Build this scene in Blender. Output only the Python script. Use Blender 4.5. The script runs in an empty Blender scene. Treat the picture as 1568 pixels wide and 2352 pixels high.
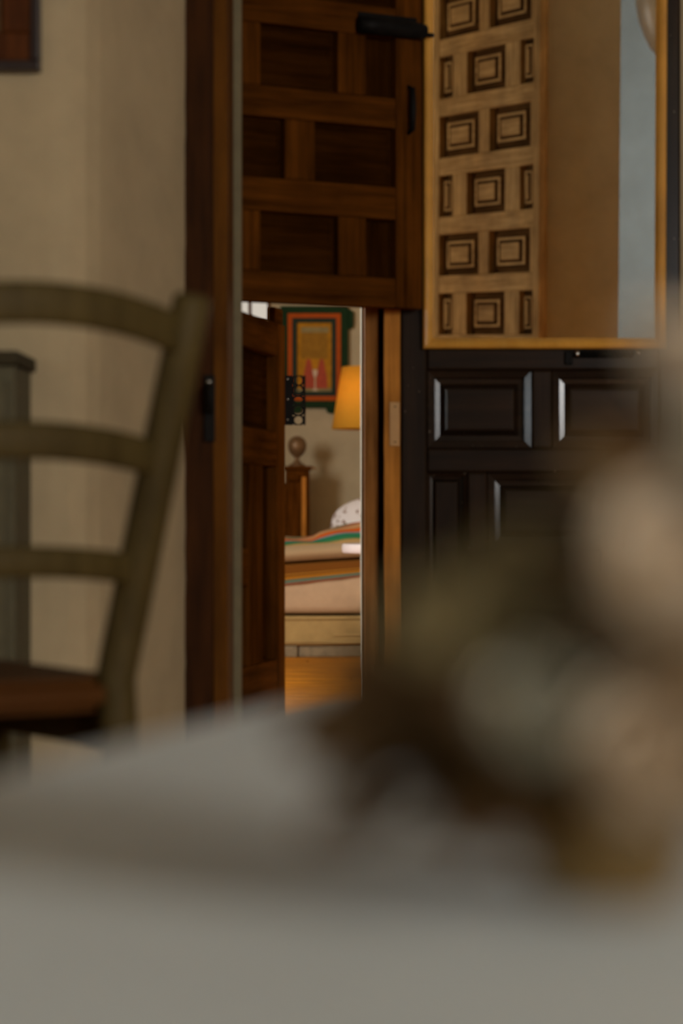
import bpy, bmesh, math, random
from mathutils import Vector, Matrix
random.seed(7)
S = bpy.context.scene
C = S.collection
R = math.radians

# ------------------------------------------------------------------ camera
cam = bpy.data.cameras.new('camera'); co = bpy.data.objects.new('camera', cam); C.objects.link(co)
co.location = (0, 0, 0.62); co.rotation_euler = (R(90), 0, 0)
cam.sensor_width = 36; cam.lens = 85; cam.clip_start = 0.02; cam.clip_end = 100
cam.dof.use_dof = True; cam.dof.focus_distance = 6.7; cam.dof.aperture_fstop = 3.0
S.camera = co

# ------------------------------------------------------------------ world, daylight, exposure
w = bpy.data.worlds.new('world'); S.world = w; w.use_nodes = True
bg = w.node_tree.nodes['Background']; bg.inputs[0].default_value = (1.0, 0.93, 0.82, 1); bg.inputs[1].default_value = 0.6
S.view_settings.view_transform = 'Standard'; S.view_settings.look = 'None'
S.view_settings.gamma = 1; S.view_settings.use_curve_mapping = False
S.view_settings.exposure = 0.0

def area(name, loc, rot, sx, sy, power, col):
    l = bpy.data.lights.new(name, 'AREA'); l.shape = 'RECTANGLE'; l.size = sx; l.size_y = sy
    l.energy = power; l.color = col
    o = bpy.data.objects.new(name, l); C.objects.link(o); o.location = loc; o.rotation_euler = rot
    return o
# daylight standing just outside each window
area('daylight_right', (3.42, -1.95, 1.75), (0, R(90), 0), 1.3, 0.9, 270, (1.0, 0.985, 0.95))
area('daylight_back', (2.8, -3.72, 1.6), (R(90), 0, 0), 0.8, 1.4, 170, (1.0, 0.985, 0.96))
area('daylight_left', (-2.62, -0.03, 1.08), (0, R(-90), 0), 0.46, 1.24, 20, (0.85, 0.95, 1.0))
area('added_fill_back_left', (-2.62, -2.6, 1.6), (0, R(-90), 0), 1.4, 1.2, 36, (1.0, 0.95, 0.86))  # fill added to brighten the reflected pine door, its window added too
area('daylight_bedroom', (-2.42, 6.9, 1.6), (0, R(-90), 0), 1.4, 2.0, 300, (1.0, 0.95, 0.88))

# ------------------------------------------------------------------ materials
MATS = {}
def nodes_mat(name):
    m = bpy.data.materials.new(name); m.use_nodes = True
    nt = m.node_tree; b = nt.nodes['Principled BSDF']
    return m, nt, b
def ramp(nt, stops, interp='LINEAR'):
    r = nt.nodes.new('ShaderNodeValToRGB'); r.color_ramp.interpolation = interp
    e = r.color_ramp.elements
    while len(e) < len(stops): e.new(0.5)
    for el, (p, c) in zip(e, stops): el.position = p; el.color = (*c, 1)
    return r
def coords(nt, scale, rnd=True):
    tc = nt.nodes.new('ShaderNodeTexCoord'); mp = nt.nodes.new('ShaderNodeMapping'); mp.inputs['Scale'].default_value = scale
    if rnd:
        oi = nt.nodes.new('ShaderNodeObjectInfo'); ml = nt.nodes.new('ShaderNodeMath'); ml.operation = 'MULTIPLY'; ml.inputs[1].default_value = 37
        nt.links.new(oi.outputs['Random'], ml.inputs[0])
        ad = nt.nodes.new('ShaderNodeVectorMath'); ad.operation = 'ADD'
        nt.links.new(tc.outputs['Object'], ad.inputs[0]); nt.links.new(ml.outputs[0], ad.inputs[1])
        nt.links.new(ad.outputs[0], mp.inputs[0])
    else: nt.links.new(tc.outputs['Object'], mp.inputs[0])
    return mp
def noise(nt, vec, scale, detail=5, rough=0.6):
    n = nt.nodes.new('ShaderNodeTexNoise'); n.inputs['Scale'].default_value = scale
    n.inputs['Detail'].default_value = detail; n.inputs['Roughness'].default_value = rough
    nt.links.new(vec.outputs[0], n.inputs['Vector']); return n
def bump(nt, b, src, strength, dist=0.002):
    bp = nt.nodes.new('ShaderNodeBump'); bp.inputs['Strength'].default_value = strength; bp.inputs['Distance'].default_value = dist
    nt.links.new(src, bp.inputs['Height']); nt.links.new(bp.outputs[0], b.inputs['Normal'])
def wood(name, dark, light, rough=0.45, axis='z', fine=60, bumps=0.35, specks=None, coat=0.0, spec=0.5):
    m, nt, b = nodes_mat(name)
    sc = {'x': (0.06, 1, 1), 'y': (1, 0.06, 1), 'z': (1, 1, 0.06)}[axis]
    mp = coords(nt, sc); n = noise(nt, mp, fine, 6, 0.65)
    mid = tuple((a + c) / 2 for a, c in zip(dark, light))
    r = ramp(nt, [(0.28, dark), (0.5, mid), (0.72, light)])
    nt.links.new(n.outputs[0], r.inputs[0]); out = r.outputs[0]
    mp2 = coords(nt, (1, 1, 1)); n2 = noise(nt, mp2, 6, 3)
    mx = nt.nodes.new('ShaderNodeMix'); mx.data_type = 'RGBA'; mx.blend_type = 'MULTIPLY'; mx.inputs[0].default_value = 0.55
    r2 = ramp(nt, [(0.3, (0.55, 0.5, 0.45)), (0.7, (1.25, 1.2, 1.1))])
    nt.links.new(n2.outputs[0], r2.inputs[0]); nt.links.new(out, mx.inputs[6]); nt.links.new(r2.outputs[0], mx.inputs[7]); out = mx.outputs[2]
    if specks:
        n3 = noise(nt, coords(nt, (1, 1, 0.5)), 140, 1); r3 = ramp(nt, [(0.775, (0, 0, 0)), (0.79, (1, 1, 1))])
        nt.links.new(n3.outputs[0], r3.inputs[0])
        mx3 = nt.nodes.new('ShaderNodeMix'); mx3.data_type = 'RGBA'; nt.links.new(r3.outputs[0], mx3.inputs[0])
        nt.links.new(out, mx3.inputs[6]); mx3.inputs[7].default_value = (*specks, 1); out = mx3.outputs[2]
    nt.links.new(out, b.inputs['Base Color']); b.inputs['Roughness'].default_value = rough
    b.inputs['Coat Weight'].default_value = coat; b.inputs['Coat Roughness'].default_value = 0.13
    b.inputs['Specular IOR Level'].default_value = spec
    bump(nt, b, n.outputs[0], bumps)
    return m
def plaster(name, col, rough=0.85, var=0.12, scale=7, bumps=0.25):
    m, nt, b = nodes_mat(name)
    mp = coords(nt, (1, 1, 1), False); n = noise(nt, mp, scale, 6)
    r = ramp(nt, [(0.3, tuple(c * (1 - var) for c in col)), (0.7, tuple(min(1, c * (1 + var * 0.6)) for c in col))])
    nt.links.new(n.outputs[0], r.inputs[0]); nt.links.new(r.outputs[0], b.inputs['Base Color'])
    b.inputs['Roughness'].default_value = rough
    n2 = noise(nt, mp, 26, 5); bump(nt, b, n2.outputs[0], bumps, 0.006)
    return m
def plain(name, col, rough=0.5, metal=0.0, var=0.1, scale=30, bumps=0.1, sheen=0.0, spec=0.5):
    m, nt, b = nodes_mat(name)
    mp = coords(nt, (1, 1, 1)); n = noise(nt, mp, scale, 4)
    r = ramp(nt, [(0.3, tuple(c * (1 - var) for c in col)), (0.7, tuple(min(1, c * (1 + var)) for c in col))])
    nt.links.new(n.outputs[0], r.inputs[0]); nt.links.new(r.outputs[0], b.inputs['Base Color'])
    b.inputs['Roughness'].default_value = rough; b.inputs['Metallic'].default_value = metal
    b.inputs['Sheen Weight'].default_value = sheen; b.inputs['Specular IOR Level'].default_value = spec
    bump(nt, b, n.outputs[0], bumps, 0.001)
    return m
def fabric(name, col, var=0.08, weave=900, rough=0.9, tl=0.0):
    m, nt, b = nodes_mat(name)
    mp = coords(nt, (1, 1, 1)); n = noise(nt, mp, 14, 4); n2 = noise(nt, mp, weave, 1)
    r = ramp(nt, [(0.3, tuple(c * (1 - var) for c in col)), (0.7, tuple(min(1, c * (1 + var)) for c in col))])
    nt.links.new(n.outputs[0], r.inputs[0]); nt.links.new(r.outputs[0], b.inputs['Base Color'])
    b.inputs['Roughness'].default_value = rough; b.inputs['Sheen Weight'].default_value = 0.0; b.inputs['Specular IOR Level'].default_value = 0.15
    bump(nt, b, n2.outputs[0], 0.3, 0.001)
    if tl:
        t = nt.nodes.new('ShaderNodeBsdfTranslucent'); nt.links.new(r.outputs[0], t.inputs[0])
        ms = nt.nodes.new('ShaderNodeMixShader'); ms.inputs[0].default_value = tl
        nt.links.new(b.outputs[0], ms.inputs[1]); nt.links.new(t.outputs[0], ms.inputs[2])
        nt.links.new(ms.outputs[0], nt.nodes['Material Output'].inputs[0])
    return m
def stripes(name, stops, uv_axis=1, rough=0.9):
    m, nt, b = nodes_mat(name)
    uv = nt.nodes.new('ShaderNodeUVMap'); sp = nt.nodes.new('ShaderNodeSeparateXYZ')
    nt.links.new(uv.outputs[0], sp.inputs[0]); r = ramp(nt, stops, 'CONSTANT')
    nt.links.new(sp.outputs[uv_axis], r.inputs[0]); nt.links.new(r.outputs[0], b.inputs['Base Color'])
    b.inputs['Roughness'].default_value = rough; b.inputs['Sheen Weight'].default_value = 0.0; b.inputs['Specular IOR Level'].default_value = 0.15
    n = noise(nt, coords(nt, (1, 1, 1)), 600, 2); bump(nt, b, n.outputs[0], 0.3, 0.001)
    return m
def thin_glass(name):
    m, nt, b = nodes_mat(name)
    t = nt.nodes.new('ShaderNodeBsdfTransparent'); g = nt.nodes.new('ShaderNodeBsdfGlossy'); g.inputs['Roughness'].default_value = 0.02
    ms = nt.nodes.new('ShaderNodeMixShader'); ms.inputs[0].default_value = 0.06
    nt.links.new(t.outputs[0], ms.inputs[1]); nt.links.new(g.outputs[0], ms.inputs[2])
    nt.links.new(ms.outputs[0], nt.nodes['Material Output'].inputs[0]); return m

M = {}
M['wall'] = plaster('wall_plaster', (0.46, 0.365, 0.212))
M['wall_bed'] = plaster('bedroom_plaster', (0.46, 0.385, 0.25), bumps=0.08)
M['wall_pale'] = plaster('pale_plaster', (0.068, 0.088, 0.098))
M['wall_ochre'] = plaster('ochre_plaster', (0.56, 0.48, 0.31))
M['ceil'] = plaster('ceiling_plaster', (0.30, 0.26, 0.19))
WD = [(0.040, 0.0130, 0.0020), (0.150, 0.050, 0.0065)]           # brown door
for a in 'xyz': M['brown_' + a] = wood('brown_wood_' + a, *WD, rough=0.55, axis=a, spec=0.0)
for a in 'xz': M['sunk_' + a] = wood('sunk_panel_wood_' + a, tuple(c * 0.42 for c in WD[0]), tuple(c * 0.42 for c in WD[1]), rough=0.55, axis=a, spec=0.0)  # darkened copy of the brown wood, recess shade put into its colour
WK = [(0.010, 0.006, 0.0035), (0.034, 0.018, 0.009)]            # near black door
for a in 'xyz': M['dark_' + a] = wood('dark_wood_' + a, *WK, rough=0.6, axis=a, spec=0.08, specks=(0.22, 0.19, 0.14), coat=0.5)
WP = [(0.28, 0.155, 0.05), (0.62, 0.40, 0.165)]                # pale old pine door
for a in 'xyz': M['pine_' + a] = wood('pine_wood_' + a, *WP, rough=0.65, axis=a, spec=0.05)
M['groove_shade'] = wood('shaded_pine', (0.045, 0.022, 0.008), (0.15, 0.072, 0.024), 0.65, 'x', spec=0.0)  # darker pine: groove shade painted into the panel mouldings
M['stop_z'] = wood('stop_board_wood', (0.07, 0.024, 0.002), (0.18, 0.068, 0.006), 0.55, 'z', spec=0.06)
M['orange_z'] = wood('orange_wood_z', (0.40, 0.15, 0.020), (0.78, 0.34, 0.065), 0.55, 'z', spec=0.05)
M['jamb_z'] = wood('jamb_wood_z', (0.17, 0.065, 0.012), (0.50, 0.22, 0.055), 0.55, 'z', spec=0.05)
M['jamb_dark'] = wood('jamb_dark_wood', (0.022, 0.008, 0.002), (0.070, 0.024, 0.005), 0.55, 'z', spec=0.06)
M['plank'] = wood('floor_plank', (0.34, 0.12, 0.006), (0.70, 0.28, 0.018), 0.5, 'x', fine=30, spec=0.12)
M['floor'] = plain('subfloor', (0.05, 0.025, 0.008), 0.8)
M['gold'] = wood('golden_frame_wood', (0.80, 0.38, 0.04), (0.90, 0.48, 0.08), 0.38, 'z', bumps=0.05, coat=0.3)
M['chair'] = wood('olive_painted_wood', (0.048, 0.033, 0.008), (0.082, 0.058, 0.017), 0.6, 'z', bumps=0.15, spec=0.15)
M['seat'] = wood('seat_wood', (0.04, 0.012, 0.001), (0.085, 0.030, 0.0025), 0.55, 'x', spec=0.1)
M['table'] = plain('white_table_paint', (0.67, 0.725, 0.72), 0.5, var=0.04, scale=8, bumps=0.03)
M['iron'] = plain('black_iron', (0.007, 0.006, 0.005), 0.6, 0.0, spec=0.12, var=0.4, bumps=0.4)
M['steel'] = plain('worn_steel', (0.55, 0.56, 0.54), 0.25, 1.0)
M['brass'] = plain('dull_brass', (0.48, 0.27, 0.10), 0.5, 0.35)
M['bronze'] = plain('old_bronze', (0.20, 0.115, 0.052), 0.42, 0.3)
M['trim'] = plain('pale_olive_paint', (0.20, 0.165, 0.088), 0.6, spec=0.2)
M['edge'] = plain('pale_plaster_edge', (0.40, 0.40, 0.33), 0.7)
M['cab'] = plain('grey_olive_paint', (0.11, 0.096, 0.056), 0.7, spec=0.1)
M['cabtop'] = plain('dark_olive_paint', (0.05, 0.040, 0.020), 0.7, spec=0.1)
M['pic_frame'] = wood('picture_frame_wood', (0.045, 0.013, 0.003), (0.12, 0.036, 0.007), 0.5, 'z', spec=0.1)
M['pic_edge'] = plain('picture_frame_edge', (0.02, 0.009, 0.006), 0.4)
M['canvas'] = plain('brown_canvas', (0.13, 0.065, 0.018), 0.7, var=0.5, scale=9)
M['white_lac'] = plain('white_lacquer', (0.55, 0.50, 0.51), 0.5, var=0.03)
M['pillow'] = None
M['green'] = plain('dark_green_paint', (0.008, 0.030, 0.008), 0.6, spec=0.1)
M['orange_paint'] = plain('orange_red_paint', (0.42, 0.075, 0.006), 0.6, spec=0.1)
M['slate_paint'] = plain('slate_green_paint', (0.020, 0.034, 0.024), 0.6, spec=0.1)
M['print_y'] = plain('ochre_print', (0.44, 0.20, 0.012), 0.7, var=0.2, spec=0.1)
M['print_b'] = plain('brown_print', (0.30, 0.15, 0.018), 0.7, var=0.15, spec=0.1)
M['print_g'] = plain('olive_print', (0.26, 0.20, 0.07), 0.7, var=0.2)
M['print_r'] = plain('red_print', (0.38, 0.045, 0.010), 0.7, var=0.15)
M['print_w'] = plain('cream_print', (0.62, 0.48, 0.34), 0.7)
M['shade'] = fabric('yellow_shade', (0.93, 0.53, 0.055), 0.03, tl=0.4)
M['sheet'] = fabric('beige_sheet', (0.50, 0.36, 0.235))
M['divan'] = fabric('olive_divan', (0.40, 0.28, 0.115), 0.12)
M['divan_dark'] = fabric('olive_piping', (0.27, 0.17, 0.06))
M['plinth'] = plain('grey_plinth_wood', (0.22, 0.17, 0.10), 0.7, var=0.3)
M['globe'] = plain('lamp_glass', (0.17, 0.155, 0.135), 0.35, var=0.02)
M['glass'] = thin_glass('window_glass')
M['win'] = plain('window_paint', (0.55, 0.50, 0.40), 0.5)
m, nt, b = nodes_mat('lit_bulb'); b.inputs['Base Color'].default_value = (0.9, 0.85, 0.75, 1); b.inputs['Emission Color'].default_value = (1.0, 0.86, 0.62, 1); b.inputs['Emission Strength'].default_value = 16; M['bulb'] = m
m, nt, b = nodes_mat('mirror_silver')
b.inputs['Base Color'].default_value = (0.93, 0.91, 0.87, 1); b.inputs['Metallic'].default_value = 1
n = noise(nt, coords(nt, (9, 1, 0.3), False), 6, 4); r = ramp(nt, [(0.45, (0.0,) * 3), (0.8, (0.004,) * 3)])
nt.links.new(n.outputs[0], r.inputs[0]); nt.links.new(r.outputs[0], b.inputs['Roughness']); M['mirror'] = m
M['bloom_a'] = fabric('cream_petal', (0.72, 0.60, 0.44), 0.12, tl=0.25)
M['bloom_b'] = fabric('olive_petal', (0.46, 0.38, 0.20), 0.15, tl=0.25)
M['bloom_c'] = fabric('grey_petal', (0.50, 0.47, 0.36), 0.12, tl=0.25)
M['leaf_d'] = fabric('brown_leaf', (0.24, 0.145, 0.064), 0.3, tl=0.15)
M['leaf_o'] = fabric('olive_leaf', (0.11, 0.085, 0.035), 0.3, tl=0.15)
M['stem'] = plain('brown_stem', (0.09, 0.055, 0.02), 0.7)
M['vase'] = plain('golden_stoneware', (0.20, 0.115, 0.025), 0.45, var=0.25, scale=14)
# embroidered cotton
m, nt, b = nodes_mat('embroidered_cotton')
mp = coords(nt, (1, 1, 1), False)
v = noise(nt, mp, 55, 2); msk = noise(nt, mp, 13, 1)
r1 = ramp(nt, [(0.56, (0, 0, 0)), (0.60, (1, 1, 1))]); r2 = ramp(nt, [(0.50, (0, 0, 0)), (0.53, (1, 1, 1))])
nt.links.new(v.outputs[0], r1.inputs[0]); nt.links.new(msk.outputs[0], r2.inputs[0])
mu = nt.nodes.new('ShaderNodeMath'); mu.operation = 'MULTIPLY'; nt.links.new(r1.outputs[0], mu.inputs[0]); nt.links.new(r2.outputs[0], mu.inputs[1])
mx = nt.nodes.new('ShaderNodeMix'); mx.data_type = 'RGBA'; nt.links.new(mu.outputs[0], mx.inputs[0])
mx.inputs[6].default_value = (0.82, 0.78, 0.80, 1); mx.inputs[7].default_value = (0.20, 0.075, 0.03, 1)
nt.links.new(mx.outputs[2], b.inputs['Base Color']); b.inputs['Roughness'].default_value = 0.9; M['pillow'] = m
TAN = (0.40, 0.29, 0.17); OR = (0.80, 0.14, 0.015); PEACH = (0.80, 0.42, 0.20); TEAL = (0.012, 0.24, 0.12); OCH = (0.52, 0.33, 0.12); BLU = (0.22, 0.28, 0.33); BRN = (0.17, 0.062, 0.008)
M['blanket'] = stripes('striped_blanket', [(0, TAN), (.44, OCH), (.475, (0.06, .25, .10)), (.51, TEAL), (.55, BLU), (.575, OR), (.635, OCH), (.655, PEACH), (.70, TAN), (.73, OR), (.76, TAN), (.80, TEAL), (.84, TAN)])
M['throw'] = stripes('brown_throw', [(0, (0.40, 0.05, 0.02)), (.035, (0.10, 0.16, 0.12)), (.17, (0.24, .10, .012)), (.22, (0.48, .20, .012)), (.27, BRN), (.36, (0.50, .25, .03)), (.385, BRN), (.74, (0.52, .40, .22))])

# ------------------------------------------------------------------ mesh helpers
def obj(name, bm, mat, parent=None, smooth=False, loc=None):
    me = bpy.data.meshes.new(name); bmesh.ops.recalc_face_normals(bm, faces=bm.faces); bm.to_mesh(me); bm.free()
    if smooth:
        for p in me.polygons: p.use_smooth = True
    me.materials.append(mat)
    o = bpy.data.objects.new(name, me); C.objects.link(o)
    if parent: o.parent = parent
    if loc: o.location = loc
    return o
def empty(name, loc=(0, 0, 0), rot=(0, 0, 0)):
    o = bpy.data.objects.new(name, None); C.objects.link(o); o.location = loc; o.rotation_euler = rot; o.empty_display_size = 0.05
    return o
def tag(o, label, cat, group=None):
    o['label'] = label; o['category'] = cat
    if group: o['group'] = group
    return o
def struct(o): o['kind'] = 'structure'; return o
def bx(bm, x0, x1, y0, y1, z0, z1, bev=0.0):
    t = bmesh.new(); bmesh.ops.create_cube(t, size=1)
    for v in t.verts: v.co = Vector(((x0 + x1) / 2 + v.co.x * (x1 - x0), (y0 + y1) / 2 + v.co.y * (y1 - y0), (z0 + z1) / 2 + v.co.z * (z1 - z0)))
    if bev: bmesh.ops.bevel(t, geom=list(t.edges), offset=bev, segments=2, affect='EDGES', profile=0.5)
    me = bpy.data.meshes.new('t'); t.to_mesh(me); t.free(); bm.from_mesh(me); bpy.data.meshes.remove(me)
    return bm
def box(name, mat, parent, *a, bev=0.0, loc=None): return obj(name, bx(bmesh.new(), *a, bev=bev), mat, parent, loc=loc)
def boxes(name, mat, parent, lst, bev=0.0):
    bm = bmesh.new()
    for a in lst: bx(bm, *a, bev=bev)
    return obj(name, bm, mat, parent)
def lathe(prof, n=32, c=(0, 0, 0)):
    bm = bmesh.new(); rings = []
    for r, z in prof:
        rings.append([bm.verts.new((c[0] + max(r, 1e-5) * math.cos(2 * math.pi * k / n), c[1] + max(r, 1e-5) * math.sin(2 * math.pi * k / n), c[2] + z)) for k in range(n)])
    for a, b2 in zip(rings, rings[1:]):
        for k in range(n): bm.faces.new((a[k], a[(k + 1) % n], b2[(k + 1) % n], b2[k]))
    return bm
def tube(pts, rads, n=10, flat=1.0, bm=None):
    bm = bm or bmesh.new(); pts = [Vector(p) for p in pts]; rings = []
    for i, p in enumerate(pts):
        d = (pts[min(i + 1, len(pts) - 1)] - pts[max(i - 1, 0)]).normalized()
        up = Vector((0, 1, 0)) if abs(d.y) < 0.9 else Vector((1, 0, 0))
        a = d.cross(up).normalized(); c = a.cross(d).normalized(); r = rads[i] if isinstance(rads, (list, tuple)) else rads
        rings.append([bm.verts.new(p + a * r * math.cos(2 * math.pi * k / n) + c * r * flat * math.sin(2 * math.pi * k / n)) for k in range(n)])
    for q, s in zip(rings, rings[1:]):
        for k in range(n): bm.faces.new((q[k], q[(k + 1) % n], s[(k + 1) % n], s[k]))
    bm.faces.new(rings[0][::-1]); bm.faces.new(rings[-1])
    return bm
def grid(fn, nu, nv, uv=True, closed_back=None):
    bm = bmesh.new(); V = [[bm.verts.new(fn(i / nu, j / nv)) for j in range(nv + 1)] for i in range(nu + 1)]
    lay = bm.loops.layers.uv.new('UVMap') if uv else None
    for i in range(nu):
        for j in range(nv):
            f = bm.faces.new((V[i][j], V[i + 1][j], V[i + 1][j + 1], V[i][j + 1]))
            if uv:
                for l, (a, b2) in zip(f.loops, ((i, j), (i + 1, j), (i + 1, j + 1), (i, j + 1))): l[lay].uv = (a / nu, b2 / nv)
    return bm
def solid(o, t, off=0): md = o.modifiers.new('thickness', 'SOLIDIFY'); md.thickness = t; md.offset = off; return o
def subsurf(o, n=1): md = o.modifiers.new('smooth', 'SUBSURF'); md.levels = n; md.render_levels = n; return o
def prism(poly, y0, y1):
    """outline in x,z extruded along y"""
    bm = bmesh.new(); a = [bm.verts.new((x, y0, z)) for x, z in poly]; b2 = [bm.verts.new((x, y1, z)) for x, z in poly]
    bm.faces.new(a); bm.faces.new(b2[::-1])
    for k in range(len(poly)): bm.faces.new((a[k], b2[k], b2[(k + 1) % len(poly)], a[(k + 1) % len(poly)]))
    return bm
def plan(poly, z0, z1):
    bm = bmesh.new(); a = [bm.verts.new((x, y, z0)) for x, y in poly]; b2 = [bm.verts.new((x, y, z1)) for x, y in poly]
    bm.faces.new(a); bm.faces.new(b2[::-1])
    for k in range(len(poly)): bm.faces.new((a[k], b2[k], b2[(k + 1) % len(poly)], a[(k + 1) % len(poly)]))
    return bm
def panel_bm(u0, u1, z0, z1, prof, back):
    """nested rectangles (inset, depth) facing -y"""
    bm = bmesh.new(); rings = []
    for ins, d, iu in prof:
        rings.append([bm.verts.new(p) for p in ((u0 + iu, d, z0 + ins), (u1 - iu, d, z0 + ins), (u1 - iu, d, z1 - ins), (u0 + iu, d, z1 - ins))])
    for a, b2 in zip(rings, rings[1:]):
        for k in range(4): bm.faces.new((a[k], a[(k + 1) % 4], b2[(k + 1) % 4], b2[k]))
    bm.faces.new(rings[-1])
    bk = [bm.verts.new(p) for p in ((u0, back, z0), (u1, back, z0), (u1, back, z1), (u0, back, z1))]
    bm.faces.new(bk[::-1])
    for k in range(4): bm.faces.new((rings[0][k], bk[k], bk[(k + 1) % 4], rings[0][(k + 1) % 4]))
    return bm
def leaf(root, wd, u0, u1, z0, z1, T, sl, sr, rows, prof, bev=0.003, su=1.0, field=None, pm=None):
    """rows, top to bottom: (z_low, z_high, [(ua, ub, [(za, zb)..] or None)..]); members are separate boards"""
    mv, mh = M[wd + '_z'], M[wd + '_x']
    box('stile', mv, root, u0, u0 + sl, 0, T, z0, z1, bev=bev); box('stile', mv, root, u1 - sr, u1, 0, T, z0, z1, bev=bev)
    a, b2 = u0 + sl, u1 - sr; top = z1
    for (zl, zh, cols) in rows:
        box('rail', mh, root, a, b2, 0.0015, T - 0.001, zh, top, bev=bev); top = zl
        edge = a
        for (ua, ub, cells) in cols:
            if ua - edge > 0.004: box('muntin', mv, root, edge, ua, 0.002, T - 0.002, zl, zh, bev=bev)
            edge = ub
            cells = cells or [(zl, zh)]; t2 = zh
            for (za, zb) in cells:
                if t2 - zb > 0.004: box('cross_rail', mh, root, ua, ub, 0.003, T - 0.003, zb, t2, bev=bev)
                t2 = za
                k = min(1.0, (ub - ua) / 0.17, (zb - za) / 0.13)
                k2 = min(su, (ub - ua) * 0.42 / prof[-1][0]) if su > 1 else k
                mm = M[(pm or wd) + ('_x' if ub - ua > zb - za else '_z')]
                pb = panel_bm(ua, ub, za, zb, [(i * k, d, i * k2) for i, d in prof], T * 0.85)
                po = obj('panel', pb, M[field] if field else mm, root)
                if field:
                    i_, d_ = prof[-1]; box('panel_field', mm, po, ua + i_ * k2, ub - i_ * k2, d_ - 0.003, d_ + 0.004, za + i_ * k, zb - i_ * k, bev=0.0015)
                    i_, d_ = prof[4]; i2, d2 = prof[6]
                    for (a_, b_, c_, e_) in ((ua + i_ * k2, ua + i2 * k2, za + i_ * k, zb - i_ * k), (ub - i2 * k2, ub - i_ * k2, za + i_ * k, zb - i_ * k), (ua + i2 * k2, ub - i2 * k2, za + i_ * k, za + i2 * k), (ua + i2 * k2, ub - i2 * k2, zb - i2 * k, zb - i_ * k)):
                        box('moulding', mm, po, a_, b_, d2 - 0.003, d2 + 0.004, c_, e_)
            if t2 - zl > 0.004: box('cross_rail', mh, root, ua, ub, 0.003, T - 0.003, zl, t2, bev=bev)
        if b2 - edge > 0.004: box('muntin', mv, root, edge, b2, 0.002, T - 0.002, zl, zh, bev=bev)
    box('rail', mh, root, a, b2, 0.0015, T - 0.001, z0, top, bev=bev)

# ================================================================== the setting
H = 2.95
fl = struct(box('floor', M['floor'], None, -2.6, 3.4, -3.8, 12.3, -0.10, -0.022))
pm = {}
y = -3.68; k = 0
while y < 12.1:
    wd_ = 0.155 + 0.02 * ((k * 7) % 3); off = (k * 0.77) % 2.4
    xs = [-2.58, -2.4 + off * 0.9 + 0.3, 3.38] if k % 2 else [-2.58, -0.2 + off, 3.38]
    for a, b2 in zip(xs, xs[1:]):
        box('plank', M['plank'], fl, a + 0.0015, b2 - 0.0015, y + 0.002, y + wd_ - 0.002, -0.022, 0.0, bev=0.0025)
    y += wd_; k += 1
struct(box('ceiling', M['ceil'], None, -2.6, 3.4, -3.8, 12.3, H, H + 0.1))
def wall_y(name, mat, x0, x1, y0, y1, holes, zt=H):
    """wall slab running along y with window holes (ya, yb, za, zb)"""
    L = []; e = y0
    for ya, yb, za, zb in holes:
        L += [(x0, x1, e, ya, 0, zt), (x0, x1, ya, yb, 0, za), (x0, x1, ya, yb, zb, zt)]; e = yb
    L.append((x0, x1, e, y1, 0, zt))
    return struct(boxes(name, mat, None, L))
wall_y('wall_right', M['wall'], 3.2, 3.4, -3.5, 5.3, [(-2.4, -1.5, 1.1, 2.4)])
wall_y('wall_left', M['wall'], -2.6, -2.4, -3.5, 5.3, [(-3.2, -2.0, 0.9, 2.3), (-0.65, 0.60, 0.84, 1.32)])
struct(boxes('wall_back', M['wall_pale'], None, [(-2.6, 2.4, -3.7, -3.5, 0, H), (3.2, 3.4, -3.7, -3.5, 0, H), (2.4, 3.2, -3.7, -3.5, 0, 0.9), (2.4, 3.2, -3.7, -3.5, 2.3, H)]))
# partition behind the viewer with an open doorway and a pier, seen in the mirror
struct(boxes('wall_partition', M['wall_ochre'], None, [(-2.4, 0.02, -1.4, -1.1, 0, H), (0.925, 1.265, -1.4, -1.1, 0, H), (0.02, 0.925, -1.4, -1.1, 2.68, H), (1.265, 3.2, -1.4, -1.1, 2.75, H)]))
# thick pier left of the doorway: the plaster turns the corner in a soft curve
poly = [(-2.4, 3.9), (-0.47, 3.9), (-0.44, 3.904), (-0.415, 3.925), (-0.395, 3.96), (-0.375, 4.02), (-0.345, 4.12), (-0.30, 4.26), (-0.277, 4.335), (-0.277, 4.62), (-0.30, 4.62), (-0.30, 5.3), (-2.4, 5.3)]
o = struct(obj('wall_front', plan(poly, 0, H), M['wall']))
struct(boxes('wall_front_right', M['wall'], None, [(0.048, 3.2, 5.15, 5.3, 0, H), (0.125, 3.2, 5.046, 5.15, 0, H), (-0.30, 0.125, 5.046, 5.3, 2.2, H), (-0.302, -0.277, 4.615, 5.06, 2.3, H)]))
struct(box('wall_bedroom_right', M['wall_bed'], None, 2.2, 2.4, 5.3, 12.0, 0, H))
wall_y('wall_bedroom_left', M['wall_bed'], -2.4, -2.2, 5.3, 12.0, [(5.9, 7.9, 0.9, 2.3)])
struct(boxes('wall_bedroom_back', M['wall_bed'], None, [(-2.4, -0.60, 12.0, 12.2, 0, H), (-0.35, 2.4, 12.0, 12.2, 0, H), (-0.60, -0.35, 12.0, 12.2, 0, 1.56), (-0.60, -0.35, 12.0, 12.2, 2.2, H)]))
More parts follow.
